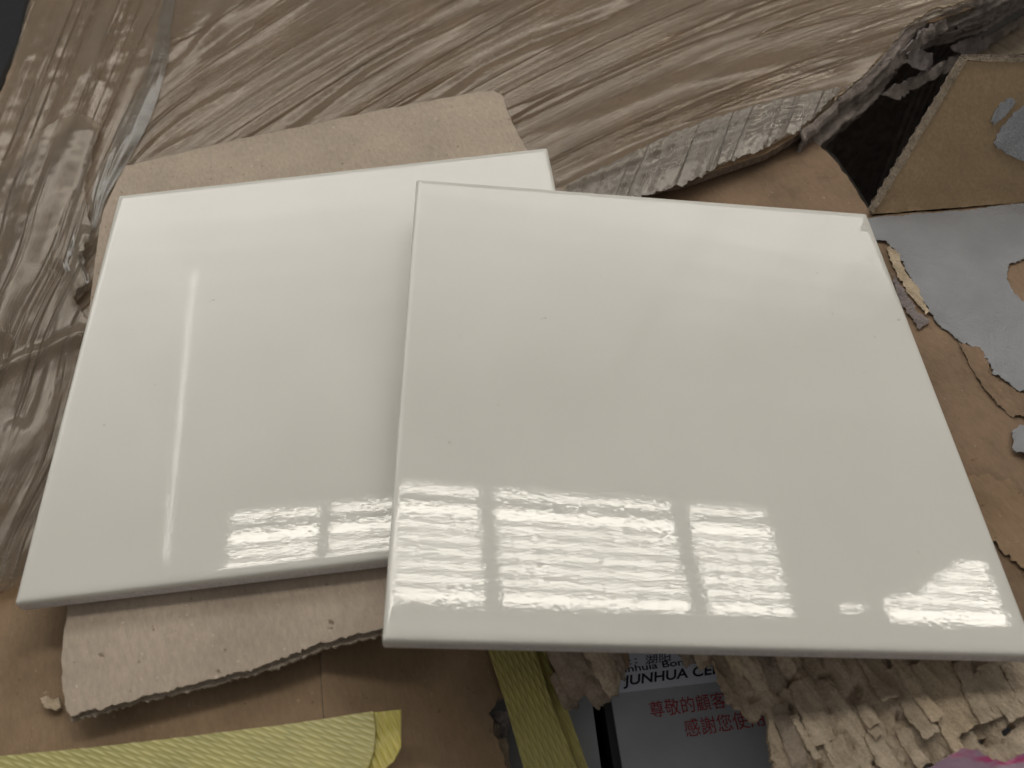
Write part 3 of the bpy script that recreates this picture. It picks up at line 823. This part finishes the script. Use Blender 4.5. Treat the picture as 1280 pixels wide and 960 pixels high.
# ------------------------------------------------------------------ boxes seen down in the gap
ZB = -44
tb = thing('tile_box', 'grey tile box with white address label and red Chinese lettering, down in the gap', 'box')
def prism(name, pts, z, depth, mts, parent, sag=0):
    out = [P(x, y, z) for x, y in pts]
    bm = bmesh.new()
    a = [bm.verts.new(p * MM) for p in out]; b2 = [bm.verts.new((p + Vector((0, 0, -depth))) * MM) for p in out]
    f = bm.faces.new(a); 
    bm.faces.new(b2[::-1])
    n = len(a)
    for i in range(n): bm.faces.new((a[i], b2[i], b2[(i + 1) % n], a[(i + 1) % n]))
    bmesh.ops.bevel(bm, geom=[e for e in bm.edges if all(v.co.z > (z - 1) * MM for v in e.verts)], offset=.0006, segments=2, affect='EDGES')
    return bmobj(name, bm, mts, parent)
prism('box_body', [(736, 740), (1160, 680), (1290, 1160), (812, 1160), (779, 965), (764, 872)], ZB, 90, M_boxgrey, tb)
prism('box_rim', [(734, 800), (741, 800), (763, 868), (779, 965), (808, 1160), (799, 1160), (768, 965), (753, 868)], ZB - 3, 80, M_boxrim, tb)
lab = sheet('address_label', [(750, 780), (900, 760), (915, 800), (911, 850), (770, 866), (764, 858)], Frame((0, 0, ZB)), .15, [M_label, M_label], tb, step=6, grid=6, lift=.25, seed=3)
gb = thing('grey_box', 'plain grey box edge beside the strap, left of the lettered box', 'box')
prism('box_body', [(560, 700), (715, 700), (739, 870), (752, 965), (790, 1200), (600, 1200)], -46, 80, M_boxgrey, gb)

def text(name, s, a, b_, z, size_px, mt_, parent, bold=0.0, shear=0.0, sx=1.0):
    """flat printed text whose baseline runs from sight line a towards b_"""
    A = P(*a, z); B = P(*b_, z)
    ex = (B - A).normalized(); ey = Vector((0, 0, 1)).cross(ex)
    size = (P(a[0], a[1] - size_px, z) - A).length
    cu = bpy.data.curves.new(name, 'FONT'); cu.body = s; cu.size = 1.0; cu.offset = bold; cu.shear = shear
    cu.extrude = .004
    o = bpy.data.objects.new(name + '_src', cu); col.objects.link(o)
    bpy.context.view_layer.update()
    me = bpy.data.meshes.new_from_object(o.evaluated_get(bpy.context.evaluated_depsgraph_get()))
    bpy.data.objects.remove(o)
    xs = [v.co.x for v in me.vertices]; ys = [v.co.y for v in me.vertices]
    wd = max(xs) - min(xs); hg = max(ys) - min(0, min(ys)) if ys else 1
    kx = (B - A).length / wd; ky = size / max(ys)
    x0 = min(xs)
    for v in me.vertices:
        p = A + ex * ((v.co.x - x0) * kx) + ey * (v.co.y * ky) + Vector((0, 0, v.co.z * 10 + .05))
        v.co = p * MM
    return link(name, me, mt_, parent, False)
ZL = ZB + .28
text('lettering', 'JUNHUA CERAMICS', (779, 857), (962, 834), ZL, 12, M_ink, lab, bold=.02, shear=.2)
text('lettering', 'Junhuia Bonne', (770, 842), (873, 829), ZL, 8, M_ink, lab, bold=.01)
text('lettering', '址：', (772, 832), (797, 829), ZL, 8, M_ink, lab, bold=.0)
text('lettering', '湖阳', (807, 830), (840, 825), ZL, 10, M_ink, lab, bold=.0, shear=.15)
body = [o for o in tb.children if o.name.startswith('box_body')][0]
text('red_lettering', '尊敬的顧客：', (814, 896), (916, 882), ZB + .05, 19, M_red, body, bold=.0)
text('red_lettering', '感謝您使用本', (858, 920), (978, 902), ZB + .05, 20, M_red, body, bold=.0)

# ------------------------------------------------------------------ straps
def strap(name, label, parts):
    t = thing(name, label, 'strap', 'yellow packing straps')
    for (pn, out, fr, lift, mt_, seed, dd) in parts:
        sheet(pn, out, fr, .6, mt_, t, step=8, jag=.25, grid=1.6, seed=seed, lift=lift, disp=dd)
    return t
M_st1 = strap_mat('yellow_strap_a', (.44, .40, .16), -1.15, .18, 230, .00014)
M_st2 = strap_mat('yellow_strap_b', (.45, .40, .14), -.33, .2, 210, .00032)
M_st3 = strap_mat('yellow_strap_c', (.50, .43, .11), -.45, .14, 210, .0003)
FS1 = plane3(P(0, 950, -12.5), P(460, 930, -11.5), P(100, 1040, -12.5))
strap('packing_strap', 'yellow-green woven packing strap with folded end, lying at bottom left', [
    ('strap_band', [(-120, 961), (0, 945), (120, 934), (250, 919), (360, 905), (466, 889), (469, 912), (467, 938), (455, 972), (430, 984), (200, 1014), (-120, 1050)], FS1, 1.2, M_st1, 1, lambda x, y, u, v: .5 * FB(u * .02, v * .02, 3)),
    ('strap_end', [(440, 893), (501, 887), (501, 934), (492, 952), (474, 966), (440, 975)], FS1, 0.0, M_st3, 2, lambda x, y, u, v: .3 * FB(u * .04, v * .04, 3))])
FS2 = Frame((0, 0, -32.0))
strap('packing_strap', 'yellow-green packing strap running down from under the right tile', [
    ('strap_band', [(596, 770), (656, 770), (690, 880), (723, 965), (765, 1090), (697, 1090), (656, 965), (632, 880)], FS2, 1.0, M_st2, 3, lambda x, y, u, v: .3 * FB(u * .03, v * .03, 5)),
    ('lower_band', [(650, 770), (672, 770), (683, 820), (716, 905), (737, 965), (775, 1090), (750, 1090), (700, 910), (668, 830)], FS2, -.8, M_st2, 4, lambda x, y, u, v: .3 * FB(u * .03, v * .03, 6))])

# ------------------------------------------------------------------ grey chipboard sheet under the left tile
FB_ = Frame((0, 0, -6.3))
def d_chip(px, py, u, v):
    h = .25 * FB(u * .02, v * .02, 3)
    h -= max(0, (-90 - v)) * .06                   # lower edge sags a little
    d, t = polydist(px, py, [(160, 205), (400, 155), (625, 112)]); h -= 1.2 * math.exp(-abs(d) / 20)
    return h if not (-80 < u < 80 and -80 < v < 80) else min(h, .8)
chip = thing('chipboard_sheet', 'grey-brown cardboard sheet with torn lower edge, under the left tile', 'cardboard')
chip_outline = [(156, 204, .5), (300, 171, .5), (460, 138, .5), (600, 112, .8), (616, 110, .8), (628, 117, .8), (636, 143, .8), (648, 168, .8), (662, 190, .5), (690, 330), (560, 600), (500, 768, 2), (478, 786, 2.4), (440, 795, 2.4), (400, 803, 3), (340, 826, 3), (300, 839, 2.4), (240, 854, 2.4), (180, 869, 3), (130, 882, 3), (104, 888, 2), (86, 895, 1), (79, 880, 2), (77, 850, 2), (79, 800, 2), (84, 770, 1.5), (84, 720, 1), (100, 480), (122, 300, 1), (130, 262)]
sheet('top_liner', chip_outline, FB_, .9, [M_chip, M_chip_edge], chip, step=4, jag=.6, grid=4, disp=d_chip, seed=131)
o2 = [(160, 207, .5), (460, 142, .5), (612, 114, .8), (640, 160, .8), (690, 330), (560, 600), (500, 775, 2), (482, 791, 2.4), (443, 799, 2.4), (403, 809, 3), (342, 832, 3), (302, 842, 2.4), (242, 858, 2.4), (182, 872, 3), (132, 886, 3), (100, 893, 2), (84, 898, 1), (78, 880, 2), (79, 850, 2), (82, 800, 2), (86, 770, 1.5), (104, 480), (126, 300, 1)]
sheet('bottom_liner', o2, FB_, .8, [M_chip_edge, M_chip_edge], chip, step=3, jag=1.2, grid=5, disp=lambda x, y, u, v: d_chip(x, y, u, v) - 1.5, seed=140)
tag(sheet('cardboard_chip', [(50, 873), (58, 870), (66, 874), (74, 872), (76, 884), (68, 888), (56, 884)], FL, .8, [M_pulp_lite, M_pulp_lite], None, step=2, jag=1, grid=1.2, seed=151, lift=2.0, disp=lambda x, y, u, v: .5 * FB(u * .5, v * .5, 2)), 'tiny torn flake of cardboard beside the lower left corner of the sheet', 'scrap')

# ------------------------------------------------------------------ the two ceramic tiles
def make_tile(origin, ux, uy, name, label):
    t = thing(name, label, 'tile', 'white square ceramic tiles')
    ux = Vector(ux).normalized(); n = ux.cross(Vector(uy)).normalized()
    if n.z < 0: n = -n
    uy = n.cross(ux)
    c = Vector(origin)
    t.matrix_world = Matrix(((ux.x, uy.x, n.x, c.x * MM), (ux.y, uy.y, n.y, c.y * MM), (ux.z, uy.z, n.z, c.z * MM), (0, 0, 0, 1)))
    H = 75.0; K = 30
    def ring(bm, inset, z, rc):
        h = H - inset; vs = []
        for (sx, sy) in ((1, -1), (1, 1), (-1, 1), (-1, -1)):
            cx, cy = sx * (h - rc), sy * (h - rc); a0 = {(1, -1): -90, (1, 1): 0, (-1, 1): 90, (-1, -1): 180}[(sx, sy)]
            for i in range(5):
                a = math.radians(a0 + 22.5 * i); vs.append((cx + rc * math.cos(a), cy + rc * math.sin(a)))
            # straight side to the next corner
            nx_ = {(1, -1): (1, 1), (1, 1): (-1, 1), (-1, 1): (-1, -1), (-1, -1): (1, -1)}[(sx, sy)]
            a1 = math.radians(a0 + 90); s = vs[-1]
            e = (nx_[0] * (h - rc) + rc * math.cos(a1), nx_[1] * (h - rc) + rc * math.sin(a1))
            for i in range(1, K): vs.append((s[0] + (e[0] - s[0]) * i / K, s[1] + (e[1] - s[1]) * i / K))
        return [bm.verts.new((x * MM, y * MM, z * MM)) for x, y in vs]
    # glazed face: flat field, soft mitred edge, rounded arris
    prof = [(40, 0, .2), (20, 0, .2), (9, 0, .2), (3.4, 0, .2), (2.8, 0, .2), (2.5, -.002, .2), (2.2, -.012, .25), (1.85, -.035, .3), (1.5, -.07, .3), (1.2, -.12, .35), (.9, -.19, .4), (.62, -.29, .45), (.4, -.43, .5), (.2, -.66, .55), (.06, -1.0, .6), (0, -1.5, .6)]
    bm = bmesh.new(); pr = None
    for ins, z, rc in prof:
        r_ = ring(bm, ins, z, rc)
        if pr is None: bm.faces.new(r_)
        else:
            for i in range(len(r_)): bm.faces.new((pr[i], r_[i], r_[(i + 1) % len(r_)], pr[(i + 1) % len(r_)]))
        pr = r_
    g = bmobj('glazed_face', bm, M_glaze, t, True)
    bm = bmesh.new(); pr = None
    for ins, z, rc in [(.06, -1.45, .6), (.02, -1.7, .6), (.05, -3.8, .6), (.12, -4.7, .7), (.6, -5.2, .8), (1.0, -5.3, 1.0)]:
        r_ = ring(bm, ins, z, rc)
        if pr is not None:
            for i in range(len(r_)): bm.faces.new((pr[i], r_[i], r_[(i + 1) % len(r_)], pr[(i + 1) % len(r_)]))
        pr = r_
    bm.faces.new(pr[::-1])
    bmobj('clay_body', bm, M_body, t, True)
    return t
make_tile((0, 0, 0), (.9995, .0301, 0), (-.0301, .9995, 0), 'ceramic_tile', 'glossy white square tile on the grey cardboard sheet, partly under the other tile')
Rc = (Vector((28.5, 49.2, 14.3)) + Vector((167.9, -108.9, -10.3))) / 2
make_tile(Rc + Vector((0, 0, .05)), (.9846, -.0553, -.1661), (.0557, .9984, -.002), 'ceramic_tile', 'glossy white square tile on top, tilted, reflecting most of the slatted window')
